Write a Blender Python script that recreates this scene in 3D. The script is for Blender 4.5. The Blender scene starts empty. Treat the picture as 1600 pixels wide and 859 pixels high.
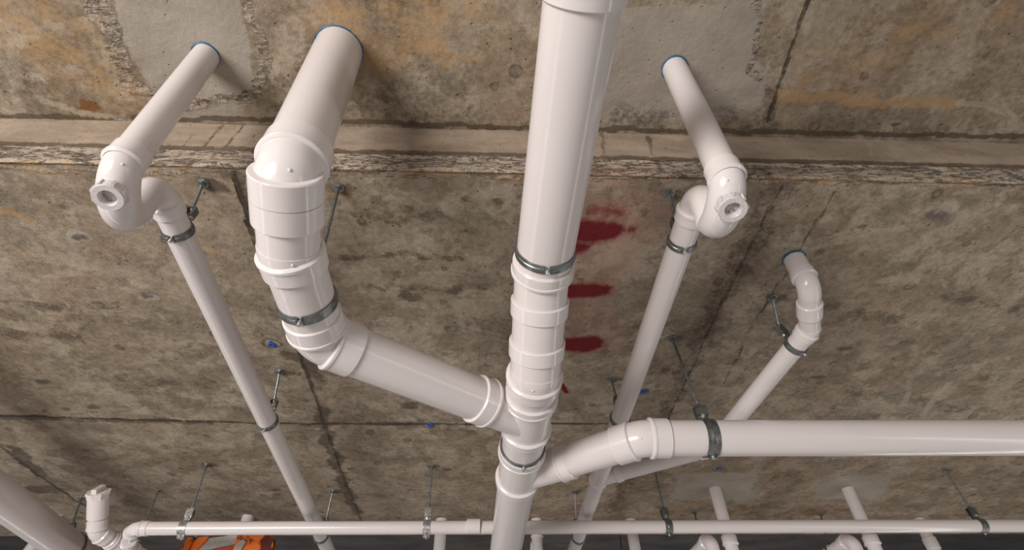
import bpy, math, random
import numpy as np
from mathutils import Vector, Matrix
random.seed(4)
S = bpy.context.scene
COL = S.collection
PI = math.pi

# ------------------------------------------------------------------ camera
EYE = Vector((0.0, 0.0, 1.65))
ZX, ZY, HY, VX = 782.0, -410.0, 1290.0, 757.0        # vanishing points of the plumb lines and of the pipe direction
FPX = math.sqrt((HY - 430) * (430 - ZY))
_z = Vector((ZX - 800, 430 - ZY, -FPX)).normalized()
_y = Vector((VX - 800, 430 - HY, -FPX)); _y = (_y - _z * _y.dot(_z)).normalized()
_x = _y.cross(_z)
RC = Matrix((_x, _y, _z))                              # camera -> world
cam = bpy.data.cameras.new('camera')
cam.sensor_width = 36.0
cam.lens = FPX / 1600 * 36.0
cam.clip_start = 0.02
camo = bpy.data.objects.new('camera', cam); COL.objects.link(camo)
camo.matrix_world = Matrix.Translation(EYE) @ RC.to_4x4()
S.camera = camo

# ------------------------------------------------------------------ light
wd = bpy.data.worlds.new('world'); S.world = wd; wd.use_nodes = True
bg = wd.node_tree.nodes['Background']
bg.inputs[0].default_value = (0.95, 0.97, 1.0, 1); bg.inputs[1].default_value = 0.26

def area(name, loc, target, sx, sy, power, color):
    l = bpy.data.lights.new(name, 'AREA'); l.shape = 'RECTANGLE'; l.size = sx; l.size_y = sy
    l.energy = power; l.color = color
    o = bpy.data.objects.new(name, l); COL.objects.link(o)
    o.location = loc
    o.rotation_euler = (Vector(target) - Vector(loc)).to_track_quat('-Z', 'Y').to_euler()
    return o
area('daylight_near', (-2.3, -1.9, 1.25), (0.0, 1.0, 2.5), 1.7, 1.1, 146, (1.0, 0.94, 0.90))
area('streak_strip_right', (2.6, 1.2, 1.25), (0.6, 1.2, 2.35), 4.5, 0.10, 15, (1.0, 0.96, 0.93))  # unseen strip light added to draw highlight lines along the pipes
area('streak_strip_left', (-2.4, 2.6, 1.0), (-0.2, 2.2, 2.35), 3.5, 0.10, 9, (1.0, 0.96, 0.93))  # unseen strip added for the streak on the pipes' left side
area('floor_fill', (0.2, 2.0, 0.15), (0.2, 2.0, 2.7), 4.5, 2.5, 13, (1.0, 0.95, 0.92))  # unseen upward fill added to brighten the slab undersides
S.view_settings.view_transform = 'Standard'
S.view_settings.look = 'None'
S.view_settings.gamma = 1.0
S.view_settings.use_curve_mapping = False
S.view_settings.exposure = 0.0

# ------------------------------------------------------------------ placing
H1, H2 = 1.16, 0.985          # undersides of the two slabs above the eye

def ray(px, py):
    return RC @ Vector((px - 800, 430 - py, -FPX))
def at(px, py, z):            # point at height z above the eye
    v = ray(px, py); return EYE + v * (z / v.z)
def atY(px, py, Y):
    v = ray(px, py); return EYE + v * (Y / v.y)
def proj(p):
    q = RC.transposed() @ (Vector(p) - EYE)
    return (800 - q.x / q.z * FPX, 430 + q.y / q.z * FPX)
def down(p, py):              # the point plumb below p that shows at row py
    a, b = 0.0, 1.2
    for _ in range(50):
        m = (a + b) / 2
        if proj((p.x, p.y, p.z - m))[1] < py: a = m
        else: b = m
    return Vector((p.x, p.y, p.z - (a + b) / 2))
Y0 = (at(800, 205, H1) - EYE).y        # the step between the slabs
Y1 = (at(800, 836, H2) - EYE).y        # far edge of the low slab

# ------------------------------------------------------------------ node helpers
def nmat(name):
    m = bpy.data.materials.new(name); m.use_nodes = True
    nt = m.node_tree; nt.nodes.clear()
    out = nt.nodes.new('ShaderNodeOutputMaterial'); b = nt.nodes.new('ShaderNodeBsdfPrincipled')
    nt.links.new(b.outputs[0], out.inputs[0])
    return m, nt, b
class N:
    def __init__(s, nt): s.nt = nt
    def _in(s, sock, v):
        if isinstance(v, bpy.types.NodeSocket): s.nt.links.new(v, sock)
        elif v is not None:
            if hasattr(sock.default_value, '__len__') and not hasattr(v, '__len__'): v = (v,) * len(sock.default_value)
            sock.default_value = v
    def noise(s, vec, scale, detail=4, rough=.55, dist=0.0):
        n = s.nt.nodes.new('ShaderNodeTexNoise'); s._in(n.inputs['Vector'], vec)
        n.inputs['Scale'].default_value = scale; n.inputs['Detail'].default_value = detail
        n.inputs['Roughness'].default_value = rough; n.inputs['Distortion'].default_value = dist
        return n.outputs[0]
    def voro(s, vec, scale, feature='F1', rnd=1.0):
        n = s.nt.nodes.new('ShaderNodeTexVoronoi'); n.feature = feature; s._in(n.inputs['Vector'], vec)
        n.inputs['Scale'].default_value = scale; n.inputs['Randomness'].default_value = rnd
        return n.outputs['Distance'], (n.outputs['Color'] if feature == 'F1' else None)
    def math(s, op, a, b=None, c=None, clamp=False):
        n = s.nt.nodes.new('ShaderNodeMath'); n.operation = op; n.use_clamp = clamp
        s._in(n.inputs[0], a); s._in(n.inputs[1], b) if b is not None else None
        if c is not None: s._in(n.inputs[2], c)
        return n.outputs[0]
    def ramp(s, v, lo, hi, a=0.0, b=1.0):      # smooth step
        n = s.nt.nodes.new('ShaderNodeMapRange'); n.interpolation_type = 'SMOOTHSTEP'
        s._in(n.inputs[0], v); n.inputs[1].default_value = lo; n.inputs[2].default_value = hi
        n.inputs[3].default_value = a; n.inputs[4].default_value = b
        return n.outputs[0]
    def mix(s, f, a, b, mode='MIX'):
        n = s.nt.nodes.new('ShaderNodeMix'); n.data_type = 'RGBA'; n.blend_type = mode
        s._in(n.inputs[0], f)
        for k, v in ((6, a), (7, b)):
            if isinstance(v, tuple) and len(v) == 3: v = v + (1,)
            s._in(n.inputs[k], v)
        return n.outputs[2]
    def attr(s, name):
        n = s.nt.nodes.new('ShaderNodeAttribute'); n.attribute_name = name; return n.outputs['Fac']
    def pos(s, scale=(1, 1, 1), loc=(0, 0, 0), rot=(0, 0, 0)):
        t = s.nt.nodes.new('ShaderNodeTexCoord'); m = s.nt.nodes.new('ShaderNodeMapping')
        s.nt.links.new(t.outputs['Object'], m.inputs[0])
        m.inputs[1].default_value = loc; m.inputs[2].default_value = rot; m.inputs[3].default_value = scale
        return m.outputs[0]
    def bump(s, h, strength, dist, normal=None):
        n = s.nt.nodes.new('ShaderNodeBump'); s._in(n.inputs['Height'], h)
        n.inputs['Strength'].default_value = strength; n.inputs['Distance'].default_value = dist
        if normal is not None: s.nt.links.new(normal, n.inputs['Normal'])
        return n.outputs[0]

# ------------------------------------------------------------------ materials
def make_pvc(name, col, rough=.21):
    m, nt, b = nmat(name); n = N(nt)
    p = n.pos()
    big = n.noise(p, 9, 3); fine = n.noise(p, 260, 2)
    c = n.mix(n.ramp(big, .1, .9), tuple(x * .97 for x in col), col)
    nt.links.new(c, b.inputs['Base Color'])
    b.inputs['IOR'].default_value = 1.5
    b.inputs['Roughness'].default_value = rough
    b.inputs['Subsurface Weight'].default_value = .08
    b.inputs['Subsurface Radius'].default_value = (.01, .008, .007)
    b.inputs['Subsurface Scale'].default_value = .3
    nt.links.new(n.bump(fine, .12, .0006), b.inputs['Normal'])
    return m
PVC = make_pvc('white_pvc', (.74, .69, .68))
PVC_FIT = make_pvc('white_pvc_fitting', (.77, .725, .715), .17)

def make_zinc(name, col, rough):
    m, nt, b = nmat(name); n = N(nt)
    p = n.pos()
    v, vc = n.voro(p, 140)
    c = n.mix(n.ramp(n.noise(p, 60, 4), .35, .65), tuple(x * .7 for x in col), col)
    c = n.mix(.18, c, vc, 'OVERLAY')
    bw = nt.nodes.new('ShaderNodeHueSaturation'); nt.links.new(c, bw.inputs['Color']); bw.inputs['Saturation'].default_value = .5
    nt.links.new(bw.outputs[0], b.inputs['Base Color'])
    b.inputs['Metallic'].default_value = .85
    n._in(b.inputs['Roughness'], n.ramp(n.noise(p, 90, 3), .3, .7, rough - .08, rough + .12))
    return m
ZINC = make_zinc('galvanised_steel', (.25, .275, .28), .36)
ROD = make_zinc('zinc_plated_rod', (.28, .34, .35), .42)
BRIGHT = make_zinc('bright_zinc', (.68, .69, .68), .3)

def plain(name, col, rough=.5, metal=0.0, var=.25, scale=40):
    m, nt, b = nmat(name); n = N(nt)
    f = n.ramp(n.noise(n.pos(), scale, 5), .3, .7)
    nt.links.new(n.mix(f, tuple(x * (1 - var) for x in col), col), b.inputs['Base Color'])
    b.inputs['Roughness'].default_value = rough; b.inputs['Metallic'].default_value = metal
    return m
BLUE = plain('blue_sealant', (.02, .13, .26), .5)
BLUEP = plain('blue_plastic', (.02, .10, .42), .4)
ALU = plain('scuffed_aluminium', (.50, .47, .44), .45, .6)
CREV = plain('dark_rubber', (.03, .03, .03), .6)
CAPIN = plain('moulded_cap_face', (.70, .67, .67), .4, 0, .15, 300)
m_, nt_, b_ = nmat('orange_fibreglass'); n_ = N(nt_)
f_ = n_.ramp(n_.noise(n_.pos(), 16, 6, .6), .5, .56)
nt_.links.new(n_.mix(f_, (.78, .17, .015), (.10, .012, .006)), b_.inputs['Base Color']); b_.inputs['Roughness'].default_value = .4
ORANGE = m_
REDP = plain('red_plastic', (.55, .03, .015), .4)

# concrete: masks are carried by the mesh (plaster repairs, stains, painted shade, joints, spray paint)
m, nt, b = nmat('old_concrete'); n = N(nt)
P = n.pos()
PS = n.pos(scale=(.55, 1.3, 1))
lay = n.noise(PS, 3.2, 7, .64, .15)
mott = n.noise(P, 13, 7, .62, .3)
fine = n.noise(P, 75, 6, .65)
grit = n.noise(P, 420, 3, .6)
warp = n.noise(P, 24, 6, .65)
edge = n.math('ADD', n.math('MULTIPLY', n.math('SUBTRACT', warp, .5), 1.3), n.math('MULTIPLY', n.math('SUBTRACT', n.noise(P, 90, 6, .7), .5), 1.1))
edge = n.math('ADD', edge, n.math('MULTIPLY', n.math('SUBTRACT', n.noise(P, 9, 4, .6), .5), .8))
A = {k: n.attr(k) for k in ('plaster', 'ochre', 'damp_shade', 'agg', 'red', 'pale', 'step', 'joint', 'warm', 'rust')}
def mask(k, lo=.42, hi=.58, amt=1.0, e=edge):
    return n.ramp(n.math('ADD', A[k], n.math('MULTIPLY', e, amt)), lo, hi)
c = n.mix(n.ramp(lay, .34, .66), (.198, .158, .114), (.335, .268, .197))
c = n.mix(n.math('MULTIPLY', n.ramp(mott, .44, .62), .62), c, (.44, .365, .275))
c = n.mix(n.math('MULTIPLY', n.ramp(n.noise(P, 8, 7, .66, .25), .52, .66), .55), c, (.165, .125, .080))
c = n.mix(n.math('MULTIPLY', n.ramp(n.noise(n.pos(loc=(3, 7, 1)), 5, 5, .6), .5, .7), .45), c, (.285, .255, .180))
# warm side
c = n.mix(n.math('MULTIPLY', A['warm'], n.ramp(n.noise(n.pos(loc=(9, 2, 0)), 4.5, 8, .68, .2), .40, .68, .1, .85)), c, (.45, .255, .110))
# pale bloom blotches
pl_d, _ = n.voro(n.mix(.08, n.pos(scale=(1, 1.5, 1)), warp), 15)
c = n.mix(n.math('MULTIPLY', n.ramp(n.math('ADD', pl_d, n.math('MULTIPLY', edge, .5)), .30, .20), n.ramp(n.noise(P, 2.2, 2), .5, .6, 0, .45)), c, (.52, .45, .36))
# small rings and pits
pd, pc = n.voro(P, 17)
sep = nt.nodes.new('ShaderNodeSeparateColor'); nt.links.new(pc, sep.inputs[0])
on = n.ramp(sep.outputs[0], .66, .70)
sz = n.math('MULTIPLY_ADD', sep.outputs[1], .16, .10)
dd = n.math('ADD', n.math('DIVIDE', pd, sz), n.math('MULTIPLY', edge, .8))
ringm = n.math('MULTIPLY', n.math('SUBTRACT', n.ramp(dd, 1.35, .95), n.math('MULTIPLY', n.ramp(dd, .8, .6), .5)), n.math('MULTIPLY', on, .75))
c = n.mix(ringm, c, (.07, .048, .028))
pd2, pc2 = n.voro(P, 60)
sep2 = nt.nodes.new('ShaderNodeSeparateColor'); nt.links.new(pc2, sep2.inputs[0])
pit = n.math('MULTIPLY', n.ramp(pd2, .17, .08), n.ramp(sep2.outputs[0], .80, .84))
c = n.mix(n.math('MULTIPLY', pit, .85), c, (.045, .03, .02))
bl1 = n.ramp(n.noise(n.pos(loc=(1, 5, 2)), 6.5, 9, .70, .2), .50, .57)
c = n.mix(n.math('MULTIPLY', bl1, .50), c, (.55, .47, .365))
bl2 = n.ramp(n.noise(n.pos(loc=(6, 1, 4)), 9.5, 9, .72, .2), .53, .61)
c = n.mix(n.math('MULTIPLY', bl2, .55), c, (.17, .13, .085))
bl3 = n.ramp(n.noise(n.pos(loc=(2, 8, 4)), 21, 8, .74, .15), .56, .62)
c = n.mix(n.math('MULTIPLY', bl3, .5), c, (.135, .10, .062))
c = n.mix(.50, c, n.mix(n.ramp(fine, .32, .68), n.mix(.50, c, (.04, .028, .018)), n.mix(.25, c, (.62, .53, .42))))
c = n.mix(.30, c, n.mix(n.ramp(grit, .3, .7), n.mix(.6, c, (.04, .028, .018)), n.mix(.3, c, (.62, .55, .45))))
# plaster repairs
plm = n.math('MULTIPLY', mask('plaster', .38, .62, .45), .86)
plc = n.mix(n.ramp(n.noise(P, 5, 6, .6, .5), .3, .7), (.33, .29, .245), (.43, .385, .33))
plc = n.mix(n.math('MULTIPLY', n.ramp(mott, .5, .7), .25), plc, (.24, .20, .16))
c = n.mix(plm, c, plc)
# step face
stc = n.mix(n.ramp(n.noise(n.pos(scale=(1, 1, 3)), 7, 6, .6, .4), .3, .7), (.26, .200, .150), (.41, .325, .248))
c = n.mix(n.math('MULTIPLY', A['step'], .80), c, stc)
# exposed aggregate and crumbled edge
aggd, aggc = n.voro(n.mix(.05, P, warp), 95)
sep3 = nt.nodes.new('ShaderNodeSeparateColor'); nt.links.new(aggc, sep3.inputs[0])
agc = n.mix(n.ramp(sep3.outputs[0], .1, .9), (.235, .190, .148), (.46, .385, .305))
agc = n.mix(n.ramp(n.noise(n.pos(scale=(.6, 1.6, 1.6)), 42, 7, .7, .7), .44, .56), agc, (.43, .355, .280))
crk = n.ramp(n.math('ABSOLUTE', n.math('SUBTRACT', n.noise(n.pos(scale=(.35, 1.5, 1.5)), 26, 6, .7, 1.2), .5)), .0, .034, 1, 0)
agc = n.mix(n.math('MULTIPLY', crk, .8), agc, (.055, .045, .035))
agm = mask('agg', .45, .80, 1.3)
c = n.mix(agm, c, agc)
# wet stains and painted shade, ochre, rust, pale
dm = mask('damp_shade', .28, .80, 1.0)
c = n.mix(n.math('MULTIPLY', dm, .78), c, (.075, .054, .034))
om = mask('ochre', .35, 1.0, 1.2)
c = n.mix(n.math('MULTIPLY', om, .55), c, (.48, .30, .13))
rm_ = mask('rust', .35, .9, 1.0)
c = n.mix(n.math('MULTIPLY', rm_, .85), c, (.19, .075, .02))
pm = mask('pale', .4, .9, .9)
c = n.mix(n.math('MULTIPLY', pm, .6), c, (.46, .395, .32))
# joints
jm = n.ramp(n.math('ADD', A['joint'], n.math('MULTIPLY', edge, .7)), .55, 1.1)
c = n.mix(n.math('MULTIPLY', jm, .85), c, (.05, .036, .026))
# spray paint
ov = n.math('MULTIPLY', n.ramp(n.math('ADD', A['red'], n.math('MULTIPLY', n.math('SUBTRACT', fine, .5), .6)), .05, .50), .55)
c = n.mix(ov, c, (.30, .085, .07))
rd = n.ramp(n.math('ADD', A['red'], n.math('MULTIPLY', n.math('SUBTRACT', n.noise(P, 40, 5), .5), .6)), .34, .68)
c = n.mix(n.math('MULTIPLY', rd, .96), c, (.125, .003, .008))
nt.links.new(c, b.inputs['Base Color'])
b.inputs['Specular IOR Level'].default_value = .3
n._in(b.inputs['Roughness'], n.ramp(dm, 0, 1, .78, .5))
h1 = n.bump(mott, .35, .012)
h2 = n.bump(fine, .45, .004, h1)
h3 = n.bump(grit, .3, .0012, h2)
h4 = n.bump(n.math('MULTIPLY', n.math('SUBTRACT', n.math('MULTIPLY', aggd, 1.0), n.math('MULTIPLY', crk, 1.2)), agm), .7, .004, h3)
h5 = n.bump(n.math('ADD', n.math('MULTIPLY', jm, -1.0), n.math('MULTIPLY', pit, -.8)), .8, .005, h4)
h6 = n.bump(plm, .12, .003, h5)
nt.links.new(h6, b.inputs['Normal'])
CONC = m
# plain floor concrete
m, nt, b = nmat('floor_concrete'); n = N(nt)
f = n.ramp(n.noise(n.pos(), 1.5, 8, .6), .3, .7)
nt.links.new(n.mix(f, (.26, .24, .22), (.36, .33, .30)), b.inputs['Base Color']); b.inputs['Roughness'].default_value = .7
FLOORM = m

m, nt, b = nmat('smooth_grey_concrete_shade'); n = N(nt)  # grey concrete with the far slab's shade put into its colour
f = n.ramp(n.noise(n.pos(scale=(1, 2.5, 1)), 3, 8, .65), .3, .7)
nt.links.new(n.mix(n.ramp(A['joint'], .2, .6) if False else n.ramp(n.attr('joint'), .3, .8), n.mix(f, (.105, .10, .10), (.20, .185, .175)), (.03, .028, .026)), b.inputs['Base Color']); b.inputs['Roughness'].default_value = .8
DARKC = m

# ------------------------------------------------------------------ mesh helpers
class MB:
    def __init__(s): s.v = []; s.f = []; s.m = []
    def add(s, vs, fs, mi=0):
        o = len(s.v); s.v += [tuple(x) for x in vs]; s.f += [tuple(i + o for i in f) for f in fs]; s.m += [mi] * len(fs)
    def build(s, name, mats, parent=None, origin=None, sharp=32):
        me = bpy.data.meshes.new(name)
        og = Vector(origin) if origin is not None else (Vector(parent['_o']) if parent is not None else Vector(s.v[0]))
        me.from_pydata([(x[0] - og.x, x[1] - og.y, x[2] - og.z) for x in s.v], [], s.f)
        if not isinstance(mats, (list, tuple)): mats = [mats]
        for q in mats: me.materials.append(q)
        me.polygons.foreach_set('material_index', s.m)
        me.validate(); me.update()
        me.shade_smooth(); me.set_sharp_from_angle(angle=math.radians(sharp))
        o = bpy.data.objects.new(name, me); COL.objects.link(o)
        if parent is not None:
            o.parent = parent
            po = Vector(parent['_o']); o.location = og - po
        else:
            o.location = og
        o['_o'] = tuple(og)
        return o
def frame(t, ref=None):
    t = t.normalized()
    r = ref if ref is not None else (Vector((0, 0, 1)) if abs(t.z) < .9 else Vector((1, 0, 0)))
    u = (r - t * r.dot(t)).normalized(); return u, t.cross(u)
def sweep(mb, st, seg=40, cap=True, mi=0):
    """st: list of (point, tangent, radius)"""
    u, w = frame(st[0][1]); vs = []; fs = []
    for k, (p, t, r) in enumerate(st):
        t = t.normalized(); u = (u - t * u.dot(t)).normalized(); w = t.cross(u)
        for i in range(seg):
            a = 2 * PI * i / seg
            vs.append(p + (u * math.cos(a) + w * math.sin(a)) * r)
        if k:
            for i in range(seg):
                j = (i + 1) % seg; q = (k - 1) * seg
                fs.append((q + i, q + seg + i, q + seg + j, q + j)[::-1])
    if cap:
        fs.append(tuple(range(seg))[::-1]); q = (len(st) - 1) * seg; fs.append(tuple(q + i for i in range(seg)))
    mb.add(vs, fs, mi)
def cyl(mb, p, q, r, seg=24, mi=0, bev=0.0):
    p = Vector(p); q = Vector(q); d = (q - p).normalized()
    if bev: st = [(p, d, r - bev), (p + d * bev, d, r), (q - d * bev, d, r), (q, d, r - bev)]
    else: st = [(p, d, r), (q, d, r)]
    sweep(mb, st, seg, True, mi)
def box(mb, c, ax, sz, mi=0):
    c = Vector(c); X, Y, Z = ax; vs = []
    for sx in (-1, 1):
        for sy in (-1, 1):
            for sz_ in (-1, 1): vs.append(c + X * sx * sz[0] + Y * sy * sz[1] + Z * sz_ * sz[2])
    mb.add(vs, [(0, 1, 3, 2), (4, 6, 7, 5), (0, 4, 5, 1), (2, 3, 7, 6), (0, 2, 6, 4), (1, 5, 7, 3)], mi)
def sphere(mb, c, r, d=Vector((0, 0, 1)), squash=1.0, seg=16, mi=0):
    st = []
    for k in range(9):
        a = PI * (k + .15) / 8.3
        st.append((Vector(c) + d.normalized() * (-math.cos(a) * r * squash), d, math.sin(a) * r))
    sweep(mb, st, seg, True, mi)
def thing(name, label, cat, loc, group=None):
    o = bpy.data.objects.new(name, None); COL.objects.link(o); o.location = loc; o.empty_display_size = .05
    o['label'] = label; o['category'] = cat; o['_o'] = tuple(loc)
    if group: o['group'] = group
    return o
def struct(o): o['kind'] = 'structure'; return o

# fittings ---------------------------------------------------------
def socket(p, d, L, r, rs, toward=1):
    """stations of a socket from its mouth at p along d for length L, ending at the body radius r"""
    lip = .0018
    return [(p, d, r * .97), (p, d, rs - .0025), (p + d * .002, d, rs), (p + d * (L - .007), d, rs),
            (p + d * (L - .006), d, rs + lip), (p + d * (L - .001), d, rs + lip), (p + d * (L + .0015), d, rs - .001), (p + d * (L + .003), d, r)]
def rev(st): return [(p, t, r) for (p, t, r) in st[::-1]]
def elbow_st(C, d1, d2, r, rb, rs, L1, L2):
    d1 = d1.normalized(); d2 = d2.normalized()
    th = d1.angle(d2); t = rb * math.tan(th / 2)
    a = C - d1 * t; b_ = C + d2 * t
    nrm = (d2 - d1 * d2.dot(d1)).normalized()
    cen = a + nrm * rb
    st = []
    if L1: st += socket(a - d1 * L1, d1, L1, r, rs)
    K = max(5, int(th / .12))
    for k in range(K + 1):
        ph = th * k / K
        st.append((cen - nrm * rb * math.cos(ph) + d1 * rb * math.sin(ph), d1 * math.cos(ph) + nrm * math.sin(ph), r))
    if L2:
        so = socket(b_ + d2 * L2, -d2, L2, r, rs)
        st += [(p, d2, q) for (p, _, q) in so[::-1]]
    return st, a, b_, cen, nrm
def elbow(parent, C, d1, d2, r, rb=None, L1=None, L2=None, name='elbow', nub=True):
    rb = rb or r * 1.25; L1 = r * .75 if L1 is None else (0 if L1 < .001 else L1); L2 = r * .75 if L2 is None else (0 if L2 < .001 else L2)
    st, a, b_, cen, nrm = elbow_st(C, d1, d2, r * 1.02, rb, r * 1.11, L1, L2)
    mb = MB(); sweep(mb, st, 56)
    if nub:
        th = d1.angle(d2)
        mid = (d1.normalized() + d2.normalized()).normalized()
        o = (C - cen).normalized(); side = Vector((0, 0, -1)); tc = (EYE - C).normalized()
        pd_ = (tc - mid * tc.dot(mid)).normalized()
        base = cen + o * rb
        sphere(mb, base + pd_ * r * 1.02, r * .045 + .0008, pd_, .6, 10)
    o = mb.build(name, PVC_FIT, parent)
    return a, b_
def tl(d1, d2, rb): return rb * math.tan(d1.angle(d2) / 2)
def pipe(parent, p, q, r, name='pipe', mat=None):
    mb = MB(); d = (q - p).normalized(); sweep(mb, [(p, d, r), (q, d, r)], 56)
    return mb.build(name, mat or PVC, parent)
def coupling(parent, c, d, L, r, rs=None, gap=False, name='coupling'):
    rs = rs or r * 1.12; d = d.normalized(); mb = MB()
    a = c - d * L / 2; e = c + d * L / 2
    st = [(a, d, r * .97), (a, d, rs - .002), (a + d * .002, d, rs)]
    if gap:
        st += [(c - d * .0007, d, rs), (c - d * .0006, d, rs - .004), (c + d * .0006, d, rs - .004), (c + d * .0007, d, rs)]
    st += [(e - d * .002, d, rs), (e, d, rs - .002), (e, d, r * .97)]
    sweep(mb, st, 56)
    return mb.build(name, PVC_FIT, parent)
def wye(parent, a, b_, J, bd, BL, r, rb, name='branch_fitting', Ls=None, Lb=None):
    """straight body a->b_, branch leaving J along bd for BL"""
    d = (b_ - a).normalized(); bd = bd.normalized(); Ls = Ls or r * .62; Lb = Lb or rb * .8; mb = MB()
    st = socket(a, d, Ls, r * 1.015, r * 1.11)
    so = socket(b_, -d, Ls, r * 1.015, r * 1.11); st += [(p, d, q) for (p, _, q) in so[::-1]]
    sweep(mb, st, 56)
    e = J + bd * BL
    so = socket(e, -bd, Lb, rb * 1.02, rb * 1.11)
    sweep(mb, [(J, bd, rb * 1.02)] + [(p, bd, q) for (p, _, q) in so[::-1]], 56)
    return mb.build(name, PVC_FIT, parent)
def collar(parent, c, r, z=None, blue=True):
    mb = MB(); st = []
    seg = 48; vs = []; fs = []
    rnd = random.Random(int(abs(c.x) * 1000))
    R = [(r + .0003, .0), (r + .0022, .0), (r + .0024, -.003), (r + .0003, -.0045)]
    for i in range(seg):
        a = 2 * PI * i / seg; j = rnd.uniform(-.0009, .0012)
        for (q, h) in R:
            vs.append(c + Vector((math.cos(a) * (q + j), math.sin(a) * (q + j), h + j * .5)))
    for i in range(seg):
        k = (i + 1) % seg
        for t in range(4):
            u = (t + 1) % 4; fs.append((i * 4 + t, k * 4 + t, k * 4 + u, i * 4 + u))
    mb.add(vs, fs)
    o = mb.build('sealant_ring', BLUE, parent); o['label'] = 'blue sealant ring'
    return o
def hexn(mb, c, d, r, h, mi=0):
    sweep(mb, [(c - d * h / 2, d, r), (c + d * h / 2, d, r)], 6, True, mi)

HG = 'threaded rod pipe hangers'
def hanger(top, C, axis, r, label, bolt_side=None, up=None, wide=.016, mat=None, far=False, show_tab=True, rod_r=.0038):
    """top: fixing point on the slab; C: pipe centre; axis: pipe direction"""
    mat = mat or ZINC
    a = axis.normalized()
    if up is None: up = (top - C)
    u = (up - a * up.dot(a)).normalized(); w = a.cross(u)
    t = thing('pipe_hanger', label, 'pipe hanger', top, HG)
    re = C + u * (r + .036)
    rd = (re - top).normalized()
    mb = MB(); st = []
    if far: cyl(mb, top, re, rod_r, 12)
    else:
        L = (re - top).length; K = int(L / .0012); K = min(K, 420)
        for k in range(K + 1):
            st.append((top + rd * L * k / K, rd, rod_r * (1.0 if k % 2 else .88)))
        sweep(mb, st, 14)
    mb.build('threaded_rod', ROD, t, sharp=80)
    mb = MB(); zz = Vector((0, 0, -1))
    cyl(mb, top, top + zz * .002, .0125, 24, 0); mb.build('washer', ROD, t)
    mb = MB(); hexn(mb, top + zz * .006, zz, .0085, .008); mb.build('nut', ZINC, t)
    # clamp band of two halves
    mb = MB(); h = wide / 2; th = .0028
    prof = [(-h, 0), (-h, th), (-h * .35, th), (-h * .2, th + .0012), (h * .2, th + .0012), (h * .35, th), (h, th), (h, 0)]
    g = .006 / r
    for sgn in (1, -1):
        vs = []; fs = []; K = 26; n_ = len(prof)
        for k in range(K + 1):
            ang = g + (PI - 2 * g) * k / K
            rad = u * math.cos(ang) + w * (sgn * math.sin(ang))
            for (x, y) in prof: vs.append(C + rad * (r * 1.005 + y) + a * x)
        for k in range(K):
            for i in range(n_):
                j = (i + 1) % n_; q = k * n_; f = (q + i, q + j, q + n_ + j, q + n_ + i)
                fs.append(f if sgn > 0 else f[::-1])
        fs.append(tuple(range(n_))); fs.append(tuple(K * n_ + i for i in range(n_))[::-1])
        mb.add(vs, fs)
        for e, ln in ((1, .020), (-1, .012 if mat is BRIGHT else .004)):           # ears
            box(mb, C + u * e * (r + ln / 2) + w * sgn * .0045, (u, w, a), (ln / 2, .0013, h * .9))
    mb.build('clamp_band', mat, t)
    for e, ln in ((-1, .008), (1, .012)):
        mb = MB(); bc = C + u * e * (r + ln)
        if e < 0 and mat is not BRIGHT:
            cyl(mb, C - u * (r + .001), C - u * (r + .0075 + r * .10), .0034 + r * .012, 16, 0, .001); mb.build('bolt', BRIGHT, t); continue
        cyl(mb, bc - w * .012, bc + w * .014, .0028, 12); hexn(mb, bc + w * .009, w, .0062, .005); sphere(mb, bc - w * .009, .0062, w, .6, 12)
        mb.build('bolt', BRIGHT, t)
    if show_tab:
        mb = MB(); k = C + u * (r + .028)
        box(mb, k - w * .009, (u, w, a), (.013, .0013, wide * .5)); box(mb, k + w * .009, (u, w, a), (.013, .0013, wide * .5))
        box(mb, C + u * (r + .042), (u, w, a), (.0013, .0103, wide * .5)); hexn(mb, C + u * (r + .047), u, .0058, .006)
        mb.build('swivel_bracket', BRIGHT if mat is BRIGHT else ZINC, t)
    return t

def cleanout_cap(parent, c, d, r):
    """ribbed screw cap with a recessed centre facing d"""
    d = d.normalized(); mb = MB()
    st = [(c - d * .010, d, r * .80), (c - d * .010, d, r * .97), (c + d * .006, d, r), (c + d * .008, d, r * .96), (c + d * .008, d, r * .60),
          (c + d * .007, d, r * .56), (c - d * .004, d, r * .50), (c - d * .004, d, .0005)]
    sweep(mb, st, 48)
    u, w = frame(d)
    for k in range(8):
        a = 2 * PI * k / 8 + .2; rad = u * math.cos(a) + w * math.sin(a); tg = d.cross(rad)
        box(mb, c - d * .002 + rad * (r + .0004), (rad, tg, d), (.0018, .0022, .007))
    return mb.build('cleanout_cap', CAPIN, parent)

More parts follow.
